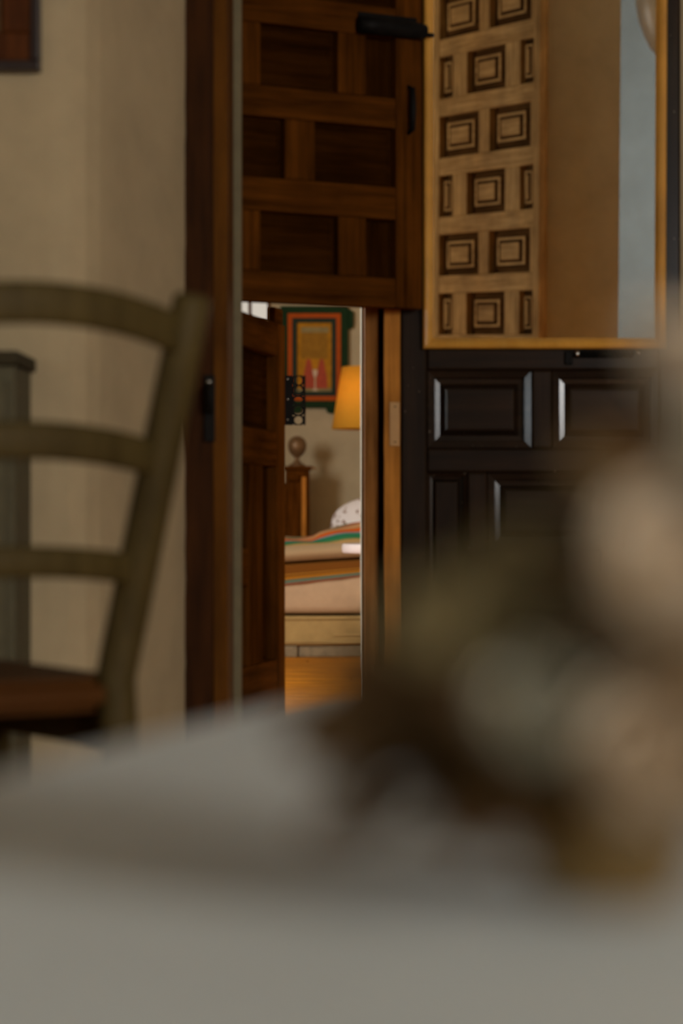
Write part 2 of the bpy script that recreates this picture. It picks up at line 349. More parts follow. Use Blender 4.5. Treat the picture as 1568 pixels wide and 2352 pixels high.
# bedroom face of the door wall
# windows
def window_x(name, xp, y0, y1, z0, z1, cols=2, rws=2):
    r = struct(empty(name, (xp, (y0 + y1) / 2, z0))); hw = (y1 - y0) / 2; h = z1 - z0; f = 0.05
    for a in ((-hw, -hw + f, 0, h), (hw - f, hw, 0, h)): box('window_frame', M['win'], r, -0.03, 0.03, a[0], a[1], a[2], a[3])
    for a in ((-hw + f, hw - f, 0, f), (-hw + f, hw - f, h - f, h)): box('window_frame', M['win'], r, -0.03, 0.03, *a)
    cw = (2 * hw - 2 * f) / cols; rh = (h - 2 * f) / rws
    for i in range(1, cols): box('mullion', M['win'], r, -0.02, 0.02, -hw + f + i * cw - 0.015, -hw + f + i * cw + 0.015, f, h - f)
    for i in range(cols):
        for j in range(rws):
            box('pane', M['glass'], r, -0.002, 0.002, -hw + f + i * cw + 0.015, -hw + f + (i + 1) * cw - 0.015, f + j * rh + 0.012, f + (j + 1) * rh - 0.012)
            if j: box('glazing_bar', M['win'], r, -0.012, 0.012, -hw + f + i * cw + 0.015, -hw + f + (i + 1) * cw - 0.015, f + j * rh - 0.012, f + j * rh + 0.012)
    return r
window_x('window_1', 3.3, -2.4, -1.5, 1.1, 2.4); wb = window_x('window_2', 0, -0.4, 0.4, 0.9, 2.3); wb.location = (2.8, -3.6, 0.9); wb.rotation_euler = (0, 0, R(90))
window_x('window_3', -2.5, -0.65, 0.60, 0.84, 1.32, 2, 1); window_x('added_window', -2.5, -3.2, -2.0, 0.9, 2.3); window_x('window_4', -2.3, 5.9, 7.9, 0.9, 2.3)  # the back-room window is an unseen addition to light the pine door
wn = struct(empty('window_5', (-0.475, 12.08, 1.56)))
for a in ((-0.125, -0.105, 0, 0.64), (0.105, 0.125, 0, 0.64), (-0.105, 0.105, 0, 0.02), (-0.105, 0.105, 0.62, 0.64)): box('window_frame', M['brown_z'], wn, a[0], a[1], -0.02, 0.02, a[2], a[3])
box('mullion', M['brown_z'], wn, 0.010, 0.026, -0.018, 0.018, 0.02, 0.62)
box('pane', M['glass'], wn, -0.105, 0.010, -0.002, 0.002, 0.02, 0.62); box('pane', M['glass'], wn, 0.026, 0.105, -0.002, 0.002, 0.02, 0.62)

# door frame, left side
t = struct(empty('trim_1', (-0.25, 4.45, 0)))
def wavy(x0, x1, y0, y1, z0, z1, n, amp, seed):
    rr = random.Random(seed); bm = bmesh.new(); rows = []
    for i in range(n + 1):
        z = z0 + (z1 - z0) * i / n; d = amp * rr.uniform(-1, 1)
        rows.append([bm.verts.new(p) for p in ((x0 + d, y0, z), (x1 + d * 0.3, y0, z), (x1 + d * 0.3, y1, z), (x0 + d, y1, z))])
    for a, b2 in zip(rows, rows[1:]):
        for q in range(4): bm.faces.new((a[q], a[(q + 1) % 4], b2[(q + 1) % 4], b2[q]))
    bm.faces.new(rows[0][::-1]); bm.faces.new(rows[-1]); return bm
obj('post', wavy(-0.030, 0.0195, -0.125, 0.15, 0, 2.3, 46, 0.0022, 3), M['jamb_dark'], t)
obj('stop_board', wavy(0.0195, 0.0445, -0.09, 0.15, 0, 2.3, 20, 0.0007, 5), M['stop_z'], t)
lk = box('lock_plate', M['iron'], t, 0.004, 0.024, -0.133, -0.1255, 0.745, 0.865, bev=0.002)
obj('keeper', tube([(0.014, -0.133, 0.80), (0.014, -0.152, 0.80), (0.014, -0.155, 0.84), (0.014, -0.133, 0.85)], 0.006, 8), M['iron'], t, True)
obj('stud', lathe([(0, -0.004), (0.005, -0.003), (0.005, 0.003), (0, 0.004)], 12, (0.014, -0.137, 0.852)), M['steel'], t, True)
struct(box('trim_2', M['trim'], None, -0.2125, -0.1905, 4.603, 4.632, 0, 2.3, bev=0.004))
# door frame, right side
t = struct(empty('trim_3', (0.08, 5.1, 0)))
box('frame_board', M['jamb_z'], t, -0.0325, -0.003, -0.055, 0.05, 0, 2.2, bev=0.003)
box('groove', M['jamb_dark'], t, -0.003, 0.0085, -0.035, 0.05, 0, 2.2)
obj('frame_edge', wavy(0.0085, 0.0415, -0.096, 0.05, 0, 2.2, 70, 0.0006, 9), M['orange_z'], t)
sp_ = box('strike_plate', M['brass'], t, 0.019, 0.0405, -0.0985, -0.095, 0.756, 0.848, bev=0.0012)
for z in (0.765, 0.838): obj('screw', lathe([(0, -0.001), (0.0022, -0.001), (0.0022, 0.001), (0, 0.001)], 10, (0.031, -0.0985, z)), M['iron'], sp_)
struct(box('trim_4', M['edge'], None, 0.0415, 0.048, 5.13, 5.3, 0, 2.2, bev=0.001))

# ================================================================== brown half doors
FLAT = [(0, 0.024), (0.004, 0.024), (0.010, 0.028)]
ang = math.atan2(0.21, 0.366)
up = tag(empty('door_leaf', (-0.2, 4.74, 1.035), (0, 0, ang)), 'upper half door of dark brown wood with staggered recessed panels and iron bolt', 'door')
Z = lambda v: v - 1.035
def prow(zl, zh, kind):
    if kind == 'a': return (Z(zl), Z(zh), [(0.0486, 0.2245, None), (0.2905, 0.3595, None)])
    return (Z(zl), Z(zh), [(-0.03, 0.1035, None), (0.1715, 0.3595, None)])
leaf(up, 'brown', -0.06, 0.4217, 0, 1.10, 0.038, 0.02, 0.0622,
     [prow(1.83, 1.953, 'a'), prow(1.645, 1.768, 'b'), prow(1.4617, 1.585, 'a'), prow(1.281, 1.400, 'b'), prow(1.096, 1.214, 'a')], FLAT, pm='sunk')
bo = obj('bolt', tube([(0.262, -0.017, Z(1.600)), (0.30, -0.018, Z(1.600)), (0.40, -0.018, Z(1.600)), (0.415, -0.018, Z(1.598))], [0.0165, 0.0175, 0.0165, 0.0155], 12), M['iron'], up, True)
obj('bolt_tip', tube([(0.413, -0.018, Z(1.594)), (0.436, -0.018, Z(1.594))], 0.0045, 10), M['iron'], up, True)
box('bolt_plate', M['iron'], up, 0.268, 0.405, -0.006, -0.0005, Z(1.585), Z(1.628), bev=0.001)
hd = obj('pull_handle', tube([(0.388, 0.001, Z(1.487)), (0.388, -0.016, Z(1.482)), (0.388, -0.018, Z(1.44)), (0.388, -0.016, Z(1.398)), (0.388, 0.001, Z(1.393))], [0.0045, 0.0055, 0.0065, 0.0055, 0.0045], 10), M['iron'], up, True)
ang2 = math.atan2(0.40, 0.08)
lo = tag(empty('door_leaf', (-0.2, 4.76, 0.012), (0, 0, ang2)), 'lower half door of dark brown wood swung open into the bedroom with pierced latch', 'door')
Y = lambda v: v - 0.012
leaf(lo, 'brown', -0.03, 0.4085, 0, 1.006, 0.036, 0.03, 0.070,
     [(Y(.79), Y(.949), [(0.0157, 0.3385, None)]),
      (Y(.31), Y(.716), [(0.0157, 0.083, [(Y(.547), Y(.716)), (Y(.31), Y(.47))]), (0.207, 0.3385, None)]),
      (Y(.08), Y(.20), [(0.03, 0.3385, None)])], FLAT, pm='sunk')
box('top_block', M['brown_x'], lo, 0.33, 0.405, 0.004, 0.020, 1.006, 1.040, bev=0.004)
# pierced iron latch plate standing out past the free edge
bm = bmesh.new(); cw, ch = 0.0235, 0.0212; zb = Y(0.8055)
def holed(bm, x0, z0, w_, h_, r, y0, y1, n=16):
    cx, cz = x0 + w_ / 2, z0 + h_ / 2; ring = {}
    for yy in (y0, y1):
        inn, out = [], []
        for k in range(n):
            a = 2 * math.pi * (k + 0.5) / n; c_, s_ = math.cos(a), math.sin(a); q = min(w_ / 2 / max(abs(c_), 1e-6), h_ / 2 / max(abs(s_), 1e-6))
            inn.append(bm.verts.new((cx + r * c_, yy, cz + r * s_))); out.append(bm.verts.new((cx + q * c_, yy, cz + q * s_)))
        ring[yy] = (inn, out)
        for k in range(n): bm.faces.new((inn[k], inn[(k + 1) % n], out[(k + 1) % n], out[k]))
    for w2 in (0, 1):
        a, b2 = ring[y0][w2], ring[y1][w2]
        for k in range(n): bm.faces.new((a[k], a[(k + 1) % n], b2[(k + 1) % n], b2[k]))
for k in range(5): holed(bm, 0.0145, zb + k * ch, cw, ch, 0.0088, -0.0025, 0.0025)
bx(bm, -0.004, 0.0145, -0.0025, 0.0025, zb, zb + 5 * ch); bx(bm, 0.0145 + cw, 0.0415, -0.0025, 0.0025, zb, zb + 5 * ch)
lp = obj('latch_plate', bm, M['iron'], lo); lp.location = (0.4115, -0.001, 0); lp.rotation_euler = (0, 0, -ang2)
for z in (0.012, 0.055, 0.098): obj('nail', lathe([(0, -0.002), (0.003, -0.0015), (0.003, 0.001), (0, 0.002)], 10, (0.003, -0.004, zb + z)), M['steel'], lp, True)

# ================================================================== dark door with the mirror
RAISE = [(0, 0.003), (0.002, 0.006), (0.015, 0.0102), (0.017, 0.026), (0.027, 0.027), (0.038, 0.0165), (0.042, 0.0155)]
dk = tag(empty('door_leaf', (0.1225, 5.0, 0.012)), 'almost black panelled wooden door hanging behind the gold framed mirror', 'door')
u = lambda px: (px - 784) / 1110.6 - 0.1225
zz = lambda py: 0.62 + (1176 - py) / 1110.6 - 0.012
rowA = lambda zl, zh: (zl, zh, [(u(981), u(1222), None), (u(1268), u(1512), None)])
rowB = lambda zl, zh: (zl, zh, [(u(979), u(1073), None), (u(1119), u(1380), None), (u(1430), u(1512), None)])
rs = []; zt = zz(795)
for i in range(4, -1, -1):
    q = zt + i * 0.214; rs.append((rowA if i % 2 else rowB)(q, q + 0.16))
rs.append(rowA(zz(1030), zz(850)))
rs.append((zz(1440), zz(1085), [(u(979), u(1073), None), (u(1119), u(1380), [(zz(1262), zz(1085)), (zz(1440), zz(1312))]), (u(1430), u(1512), None)]))
rs.append(rowA(zz(1650), zz(1490))); rs.append(rowB(0.09, zz(1700)))
leaf(dk, 'dark', 0, 0.5785, 0, 2.19, 0.044, u(980), 0.5785 - u(1512), rs, RAISE, bev=0.005)
# wrought iron bolt with a twisted bar, just under the mirror
bt = box('bolt_plate', M['iron'], dk, u(1296), u(1314), -0.006, 0.003, zz(838), zz(806), bev=0.002)
bm = bmesh.new(); n_ = 40
prev = None
for i in range(n_ + 1):
    x = u(1320) + (u(1452) - u(1320)) * i / n_; a = i * 0.55; ring = []
    for k in range(4):
        aa = a + k * math.pi / 2; ring.append(bm.verts.new((x, -0.010 + 0.0075 * math.cos(aa), zz(814) + 0.0075 * math.sin(aa))))
    if prev:
        for k in range(4): bm.faces.new((prev[k], prev[(k + 1) % 4], ring[(k + 1) % 4], ring[k]))
    else: bm.faces.new(ring[::-1])
    prev = ring
bm.faces.new(prev); obj('twisted_bar', bm, M['iron'], dk)
obj('bolt_end', lathe([(0, -0.006), (0.004, -0.006), (0.0055, -0.003), (0.0055, 0.004), (0.003, 0.006), (0, 0.006)], 14, (u(1324), -0.0135, zz(813))), M['steel'], dk, True)
obj('staple', tube([(u(1456), 0.002, zz(806)), (u(1456), -0.014, zz(808)), (u(1464), -0.016, zz(812)), (u(1470), 0.002, zz(806))], 0.003, 8), M['steel'], dk, True)

mi = tag(empty('mirror', (0.168, 4.993, 0.9566), (R(2.05), 0, 0)), 'tall rectangular mirror in a slim golden wood frame hung on the black door', 'mirror')
W_, H_, F_ = 0.4995, 0.96, 0.0225
PF = [(0, 0.0), (0.0, -0.012), (0.0035, -0.0175), (0.009, -0.019), (0.015, -0.0165), (0.0195, -0.010), (0.0225, -0.006), (0.0225, 0.0)]
def moulding(p0, p1, inward):
    """mitred strip: profile (inset, depth) swept from p0 to p1 in the x,z plane"""
    p0, p1 = Vector(p0), Vector(p1); d = (p1 - p0).normalized(); bm = bmesh.new(); A, B = [], []
    for ins, dep in PF:
        A.append(bm.verts.new(p0 + (inward + d) * ins + Vector((0, dep, 0)))); B.append(bm.verts.new(p1 + (inward - d) * ins + Vector((0, dep, 0))))
    for k in range(len(PF) - 1): bm.faces.new((A[k], A[k + 1], B[k + 1], B[k]))
    bm.faces.new((A[-1], A[0], B[0], B[-1])); bm.faces.new(A); bm.faces.new(B[::-1]); return bm
for p0, p1, iw in (((0, 0, 0), (W_, 0, 0), (0, 0, 1)), ((W_, 0, 0), (W_, 0, H_), (-1, 0, 0)), ((W_, 0, H_), (0, 0, H_), (0, 0, -1)), ((0, 0, H_), (0, 0, 0), (1, 0, 0))):
    obj('frame_rail', moulding(p0, p1, Vector(iw)), M['gold'], mi)
box('mirror_glass', M['mirror'], mi, F_ - 0.003, W_ - F_ + 0.003, -0.005, -0.001, F_ - 0.003, H_ - F_ + 0.003)
box('backing', M['jamb_dark'], mi, 0.004, W_ - 0.004, 0.0005, 0.005, 0.004, H_ - 0.004)

# ================================================================== behind the viewer, seen in the mirror
pd = tag(empty('door_leaf', (0.868, -1.055, 0.012), (0, 0, R(244))), 'tall pale pine door with moulded panels reflected in the mirror', 'door')
MOULD = [(0, 0.036), (0.022, 0.036), (0.024, 0.024), (0.032, 0.022), (0.036, 0.030), (0.040, 0.018), (0.048, 0.016), (0.052, 0.024), (0.056, 0.010), (0.062, 0.009)]
rs = []
zc = 2.37
i = 0
pat = {0: [(0.03, 0.41, None), (0.51, 0.90, None)], 1: [(0.0, 0.125, None), (0.26, 0.625, None), (0.765, 0.90, None)]}
zr = [2.655] + [2.37 - 0.285 * k for k in range(9)]
for k in range(9):
    rs.append((zr[k + 1] + 0.040, zr[k] - 0.045, pat[k % 2]))
leaf(pd, 'pine', -0.055, 0.97, 0, 2.655, 0.045, 0.055, 0.07, rs[:9], MOULD, bev=0.003, su=1.7, field='groove_shade')
tt = struct(empty('trim_5', (0.9, -1.1, 0)))
box('casing', M['pine_z'], tt, -0.02, 0.025, -0.29, 0.012, 0, 2.68, bev=0.004); box('casing_bead', M['pine_z'], tt, 0.002, 0.014, 0.012, 0.02, 0, 2.68, bev=0.003)
pn = tag(empty('pendant_lamp', (1.63, -2.0, 2.355)), 'hanging lamp with a rounded glass shade below the ceiling, reflected in mirror', 'lamp')
obj('lamp_shade', lathe([(0.0, 0.0), (0.04, 0.001), (0.085, 0.012), (0.115, 0.04), (0.145, 0.10), (0.175, 0.18), (0.19, 0.26), (0.185, 0.33), (0.15, 0.38), (0.06, 0.41), (0.02, 0.42)], 40), M['globe'], pn, True)
obj('rod', tube([(0, 0, 0.41), (0, 0, 0.595)], 0.008, 10), M['brass'], pn, True)

# ================================================================== left wall things
pc = tag(empty('framed_picture', (-0.483, 3.898, 1.327)), 'brown picture in a dark wooden frame on the plaster wall above the cabinet', 'picture')
PW, PH = -0.50, 0.62
for a in ((PW, -0.0, 0, 0.016), (PW, 0, PH - 0.016, PH)): box('frame_edge', M['pic_edge'], pc, a[0], a[1], -0.032, -0.001, a[2], a[3], bev=0.002)
for a in ((PW, PW + 0.014), (-0.014, 0)): box('frame_edge', M['pic_edge'], pc, a[0], a[1], -0.032, -0.001, 0.016, PH - 0.016, bev=0.002)
for a in ((PW + 0.014, -0.014, 0.016, 0.062), (PW + 0.014, -0.014, PH - 0.062, PH - 0.016)): box('frame_rail', M['pic_frame'], pc, a[0], a[1], -0.026, -0.001, a[2], a[3], bev=0.003)
for a in ((PW + 0.014, PW + 0.06), (-0.06, -0.014)): box('frame_rail', M['pic_frame'], pc, a[0], a[1], -0.026, -0.001, 0.062, PH - 0.062, bev=0.003)
box('canvas', M['canvas'], pc, PW + 0.058, -0.058, -0.010, -0.001, 0.06, PH - 0.06)
cb = tag(empty('cabinet', (-0.848, 3.79, 0)), 'shallow grey olive painted cabinet against the plaster wall behind the chair', 'cabinet')
box('body', M['cab'], cb, -0.35, 0.348, -0.085, 0.105, 0.06, 0.845, bev=0.003); box('top', M['cabtop'], cb, -0.36, 0.356, -0.105, 0.107, 0.845, 0.866, bev=0.003)
for s in (-1, 1):
    d = box('cabinet_door', M['cab'], cb, -0.336 if s < 0 else 0.004, -0.004 if s < 0 else 0.336, -0.100, -0.085, 0.09, 0.82, bev=0.002)
    obj('knob', lathe([(0, -0.012), (0.010, -0.008), (0.012, 0), (0.006, 0.008), (0.004, 0.014)], 14), M['iron'], d, True).location = (s * 0.03, -0.110, 0.46)
for x in (-0.31, 0.305):
    for y in (-0.05, 0.07): box('foot', M['cabtop'], cb, x - 0.025, x + 0.025, y - 0.025, y + 0.025, 0, 0.06)

# ================================================================== ladder-back chair
ch = tag(empty('dining_chair', (-0.41, 2.80, 0), (0, 0, R(35))), 'olive painted ladder back chair with curved slats and brown wooden seat', 'chair')
def backy(z): return -0.12 * (z - 0.42) / 0.452 if z > 0.42 else -0.05 * (0.42 - z) / 0.42
def backx(z): return 0.17 + 0.035 * max(0, z - 0.42) / 0.452
for s in (-1, 1):
    zs = [0, 0.2, 0.42, 0.55, 0.7, 0.80, 0.868, 0.874]
    obj('back_post', tube([(s * backx(z), backy(z), z) for z in zs], [0.018, 0.021, 0.025, 0.025, 0.0245, 0.024, 0.023, 0.016], 14, 0.85), M['chair'], ch, True)
    obj('leg', tube([(s * 0.185, 0.345, 0), (s * 0.185, 0.345, 0.2), (s * 0.185, 0.345, 0.382)], [0.014, 0.019, 0.021], 14), M['chair'], ch, True)
    obj('stretcher', tube([(s * 0.172, -0.02, 0.20), (s * 0.185, 0.34, 0.20)], 0.011, 10), M['chair'], ch, True)
for z in (0.14, 0.27): obj('stretcher', tube([(-0.183, 0.345, z), (0.183, 0.345, z)], 0.011, 10), M['chair'], ch, True)
obj('stretcher', tube([(-0.17, -0.02, 0.24), (0.17, -0.02, 0.24)], 0.011, 10), M['chair'], ch, True)
for (tc, bc, te, be) in ((0.876, 0.828, 0.850, 0.800), (0.7226, 0.679, 0.703, 0.660), (0.5816, 0.545, 0.570, 0.5335)):
    bm = bmesh.new(); secs = []
    for i in range(21):
        q = i / 10 - 1; k = 1 - q * q; zt_, zb_ = te + (tc - te) * k, be + (bc - be) * k; zm = (zt_ + zb_) / 2
        x = q * (backx(zm) - 0.004); yy = backy(zm) - 0.030 * k
        ring = []
        for a in range(12):
            an = 2 * math.pi * a / 12; cx_, sx_ = math.cos(an), math.sin(an)
            ring.append(bm.verts.new((x, yy + 0.010 * math.copysign(abs(cx_) ** 0.6, cx_), zm + (zt_ - zb_) / 2 * math.copysign(abs(sx_) ** 0.5, sx_))))
        secs.append(ring)
    for a, b2 in zip(secs, secs[1:]):
        for k in range(12): bm.faces.new((a[k], a[(k + 1) % 12], b2[(k + 1) % 12], b2[k]))
    bm.faces.new(secs[0][::-1]); bm.faces.new(secs[-1]); obj('back_slat', bm, M['chair'], ch, True)
out = [(-0.155, -0.012), (-0.15, -0.03), (0.15, -0.03), (0.155, -0.012), (0.195, -0.0), (0.215, 0.36), (0.19, 0.385), (0, 0.40), (-0.19, 0.385), (-0.215, 0.36), (-0.195, 0.0)]
out = [(-0.14, -0.028), (0.14, -0.028), (0.146, 0.025), (0.192, 0.027), (0.214, 0.35), (0.19, 0.382), (0, 0.395), (-0.19, 0.382), (-0.214, 0.35), (-0.192, 0.027), (-0.146, 0.025)]
bm = plan(out, 0.384, 0.424); bmesh.ops.bevel(bm, geom=[e for e in bm.edges if abs(e.verts[0].co.z - e.verts[1].co.z) < 1e-4], offset=0.010, segments=3, affect='EDGES')
obj('seat', bm, M['seat'], ch)
box('seat_rail', M['chair'], ch, -0.165, 0.165, 0.325, 0.358, 0.335, 0.384, bev=0.003)
for s in (-1, 1): box('seat_rail', M['chair'], ch, s * 0.178 - 0.011, s * 0.178 + 0.011, 0.022, 0.325, 0.335, 0.384, bev=0.003)

# ================================================================== white table
tb = tag(empty('low_table', (-0.01, 1.64, 0), (0, 0, R(-15.9))), 'low white painted table with the small flower arrangement on it', 'table')
TL, TW = 1.32, 0.80
box('tabletop', M['table'], tb, 0, TW, -TL, 0, 0.472, 0.50, bev=0.005)
for a in ((0.06, TW - 0.06, -0.085, -0.06), (0.06, TW - 0.06, -TL + 0.06, -TL + 0.085)): box('apron', M['table'], tb, *a, 0.40, 0.472, bev=0.002)
for a in ((0.06, 0.085), (TW - 0.085, TW - 0.06)): box('apron', M['table'], tb, *a, -TL + 0.085, -0.085, 0.40, 0.472, bev=0.002)
for x in (0.075, TW - 0.075):
    for y in (-0.075, -TL + 0.075): obj('leg', tube([(x, y, 0), (x, y, 0.25), (x, y, 0.41)], [0.016, 0.022, 0.027], 16), M['table'], tb, True)

# ================================================================== small flower arrangement
vx, vy = 0.082, 0.745
obj_v = obj('vase', lathe([(0.0, 0.0), (0.020, 0.0), (0.0225, 0.003), (0.027, 0.014), (0.0275, 0.024), (0.024, 0.033), (0.0205, 0.037), (0.0185, 0.037), (0.0215, 0.030), (0.024, 0.018), (0.018, 0.006), (0, 0.005)], 36), M['vase'], None, True, (vx, vy, 0.5005))
tag(obj_v, 'small golden brown stoneware vase holding flowers on the white table', 'vase')
def petal_bm(L, W2, curl):
    def fn(a, b2):
        v_ = b2; wdt = W2 * math.sin(math.pi * min(0.98, 0.12 + 0.80 * v_)) ** 0.6
        x = (a - 0.5) * 2 * wdt; cup = 0.35 * (a - 0.5) ** 2 * 4 * W2
        th = curl * v_
        return (x, L * v_ * math.cos(th * 0.5) , L * v_ * math.sin(th) * 0.6 + cup)
    return grid(fn, 4, 5)
def bloom(c, r, mat, label, group, rings=((5, 75, 0.45), (6, 52, 0.75), (8, 28, 1.0)), tilt=(0, 0)):
    rt = tag(empty('flower', (vx, vy, 0.53)), label, 'flower', group)
    d = Vector(c) - Vector((vx, vy, 0.53))
    obj('stem', tube([(0.3 * d.x * 0.1, 0.1 * d.y, -0.012), d * 0.5 + Vector((0, 0, 0.004)), d], [0.0014, 0.0014, 0.0018], 6), M['stem'], rt, True)
    rr = random.Random(int(r * 1e5) + int(c[0] * 1e4))
    for n_, el, s in rings:
        base = obj('petal', petal_bm(r * s, r * s * 0.55, 0.9), mat, rt, True); me = base.data
        for k in range(n_):
            o2 = base if k == 0 else base.copy()
            if k: C.objects.link(o2); o2.parent = rt
            o2.matrix_local = Matrix.Translation(d) @ Matrix.Rotation(tilt[0], 4, 'X') @ Matrix.Rotation(tilt[1], 4, 'Y') @ Matrix.Rotation(2 * math.pi * (k + rr.uniform(-.2, .2)) / n_ + el, 4, 'Z') @ Matrix.Rotation(R(el + rr.uniform(-8, 8)), 4, 'X') @ Matrix.Scale(rr.uniform(.9, 1.1), 4)
    return rt
G = 'flowers in the small vase'
for c_, r_, mt_, lb_, tl_ in (
    ((0.037, 0.725, 0.577), 0.026, 'bloom_b', 'olive beige dried bloom leaning out over the low table', (35, -25)),
    ((0.057, 0.775, 0.594), 0.021, 'bloom_b', 'small olive bloom behind the leaning olive bloom', (30, -10)),
    ((0.092, 0.695, 0.587), 0.037, 'bloom_a', 'large cream bloom in the middle of the arrangement', (40, 5)),
    ((0.089, 0.690, 0.541), 0.036, 'bloom_a', 'large cream bloom hanging low over the rim of the golden vase', (58, 5)),
    ((0.060, 0.690, 0.553), 0.024, 'bloom_c', 'small pale grey bloom just above the vase rim', (50, -15)),
    ((0.108, 0.760, 0.652), 0.032, 'bloom_a', 'tallest cream bloom standing above the others', (30, 10)),
    ((0.108, 0.720, 0.618), 0.034, 'bloom_c', 'pale grey bloom directly below the tallest bloom', (40, 20)),
    ((0.150, 0.720, 0.575), 0.038, 'bloom_a', 'added cream bloom leaning out on the side away from the chair', (40, 40)),  # this and the next three blooms: out of view, added to thicken table shadow
    ((0.175, 0.770, 0.610), 0.038, 'bloom_c', 'added wide pale grey bloom furthest out from the vase', (20, 40)),
    ((0.150, 0.800, 0.655), 0.036, 'bloom_a', 'added high cream bloom beside the tallest bloom', (15, 20)),
    ((0.130, 0.700, 0.535), 0.034, 'bloom_a', 'added lowest cream bloom almost touching the white table', (60, 30)),
    ((0.088, 0.790, 0.625), 0.020, 'bloom_b', 'olive bloom at the back behind the upright brown leaves', (15, -10))):
    bloom(c_, r_, M[mt_], lb_, G, tilt=(R(tl_[0]), R(tl_[1])))
def leafm(L, W2):
    def fn(a, b2):
        wdt = W2 * math.sin(math.pi * (0.02 + 0.96 * b2)) ** 0.8
        return ((a - 0.5) * 2 * wdt, L * b2, -0.25 * L * b2 * b2 + 0.3 * abs(a - 0.5) * wdt)
    return grid(fn, 4, 6)
def sprig(tip, n, L, W2, mat, label, droop=0.0, big=1.0):
    L *= big; W2 *= big
    rt = tag(empty('leaf_sprig', (vx, vy, 0.53)), label, 'leaves', 'leaf sprigs in the small vase')
    d = Vector(tip) - Vector((vx, vy, 0.53)); rr = random.Random(int(tip[0] * 1e4) + n)
    P = lambda s: d * s + Vector((0, 0, droop * 4 * s * (1 - s)))
    obj('stem', tube([P(s / 6) + Vector((0, 0, -0.01 * (s == 0))) for s in range(7)], 0.0011, 6), M['stem'], rt, True)
    bs = None
    yaw0 = math.atan2(-d.x, d.y)
    for k in range(n):
        s = 0.48 + 0.52 * (k + 0.5) / n
        o2 = obj('leaf', leafm(L, W2), mat, rt, True) if bs is None else bs.copy()
        if bs is None: bs = o2
        else: C.objects.link(o2); o2.parent = rt
        sd = 1 if k % 2 else -1
        o2.matrix_local = Matrix.Translation(P(s)) @ Matrix.Rotation(yaw0 + sd * rr.uniform(.4, 1.1), 4, 'Z') @ Matrix.Rotation(rr.uniform(-.6, .7), 4, 'X') @ Matrix.Rotation(rr.uniform(-.8, .8), 4, 'Y') @ Matrix.Scale(rr.uniform(.8, 1.15), 4)
    return rt
for tip_, n_, mt_, lb_, dr_ in (
    ((0.016, 0.775, 0.580), 11, 'leaf_d', 'dark brown leaf sprig spreading high towards the chair', 0.0),
    ((0.006, 0.775, 0.556), 12, 'leaf_d', 'long dark brown leaf sprig reaching out towards the chair', 0.010),
    ((0.008, 0.790, 0.535), 12, 'leaf_d', 'dark brown leaf sprig drooping down to the white table', 0.022),
    ((0.026, 0.770, 0.540), 11, 'leaf_d', 'dark brown leaf sprig low behind the drooping sprigs', 0.012),
    ((0.034, 0.745, 0.550), 9, 'leaf_d', 'short dark brown leaf sprig under the leaning olive bloom', 0.004),
    ((0.040, 0.735, 0.524), 10, 'leaf_d', 'bushy brown leaf sprig lying low against the vase', 0.020),
    ((0.052, 0.715, 0.526), 8, 'leaf_d', 'short brown leaf sprig hanging in front of the vase', 0.016),
    ((0.018, 0.760, 0.522), 12, 'leaf_d', 'brown leaf sprig trailing along the white table', 0.022),
    ((0.092, 0.700, 0.640), 8, 'leaf_d', 'broad brown leaf sprig standing before the grey bloom', 0.0),
    ((0.086, 0.720, 0.642), 8, 'leaf_d', 'upright brown leaf sprig rising next to the tallest bloom', 0.0),
    ((0.079, 0.672, 0.572), 2, 'leaf_d', 'brown leaf sprig crossing in front of the cream blooms', 0.0),
    ((0.045, 0.800, 0.600), 10, 'leaf_o', 'olive leaf sprig behind the small olive bloom', 0.0),
    ((0.070, 0.800, 0.615), 9, 'leaf_o', 'olive leaf sprig standing up at the back of the vase', 0.0),
    ((0.024, 0.800, 0.568), 12, 'leaf_d', 'brown leaf sprig fanning out behind the leaning olive bloom', 0.004),
    ((0.170, 0.810, 0.640), 11, 'leaf_o', 'added tall olive leaf sprig on the side away from the chair', 0.0),  # this sprig and the next are unseen, added to deepen the table shadow
    ((0.200, 0.770, 0.580), 11, 'leaf_o', 'added low olive leaf sprig on the side away from the chair', 0.0),
    ((0.115, 0.810, 0.676), 10, 'leaf_o', 'tallest olive leaf sprig at the back of the arrangement', 0.0)):
    sprig(tip_, n_, 0.034, 0.0135, M[mt_], lb_, dr_)

# ================================================================== bedroom
bd = tag(empty('divan_bed', (0.0, 10.3, 0)), 'low divan bed with beige mattress on an olive fabric base', 'bed')
X0, X1 = -0.80, 1.05; DP = 0.80
box('plinth_board', M['plinth'], bd, X0 + 0.02, -0.186, 0.012, 0.05, 0.0, 0.05, bev=0.006); box('plinth_board', M['plinth'], bd, -0.181, X1 - 0.02, 0.012, 0.05, 0.0, 0.046, bev=0.006)
box('base', M['divan'], bd, X0, X1, 0.0, DP, 0.052, 0.176, bev=0.010)
obj('piping', tube([(X0 + 0.01, -0.001, 0.163), (0, -0.002, 0.162), (X1 - 0.01, -0.001, 0.163)], 0.0035, 8), M['divan_dark'], bd, True)
obj('piping', tube([(X0 + 0.01, -0.001, 0.062), (-0.1, -0.003, 0.066), (0, -0.002, 0.060), (X1 - 0.01, -0.001, 0.062)], 0.0035, 8), M['divan'], bd, True)
box('patch', M['divan'], bd, -0.042, 0.30, -0.004, 0.004, 0.098, 0.158, bev=0.002); box('patch', M['divan'], bd, -0.035, 0.30, -0.006, 0.004, 0.088, 0.101, bev=0.003)
bm = bx(bmesh.new(), X0, X1, 0.0, DP, 0.186, 0.398, bev=0.035); obj('mattress', bm, M['sheet'], bd, True)
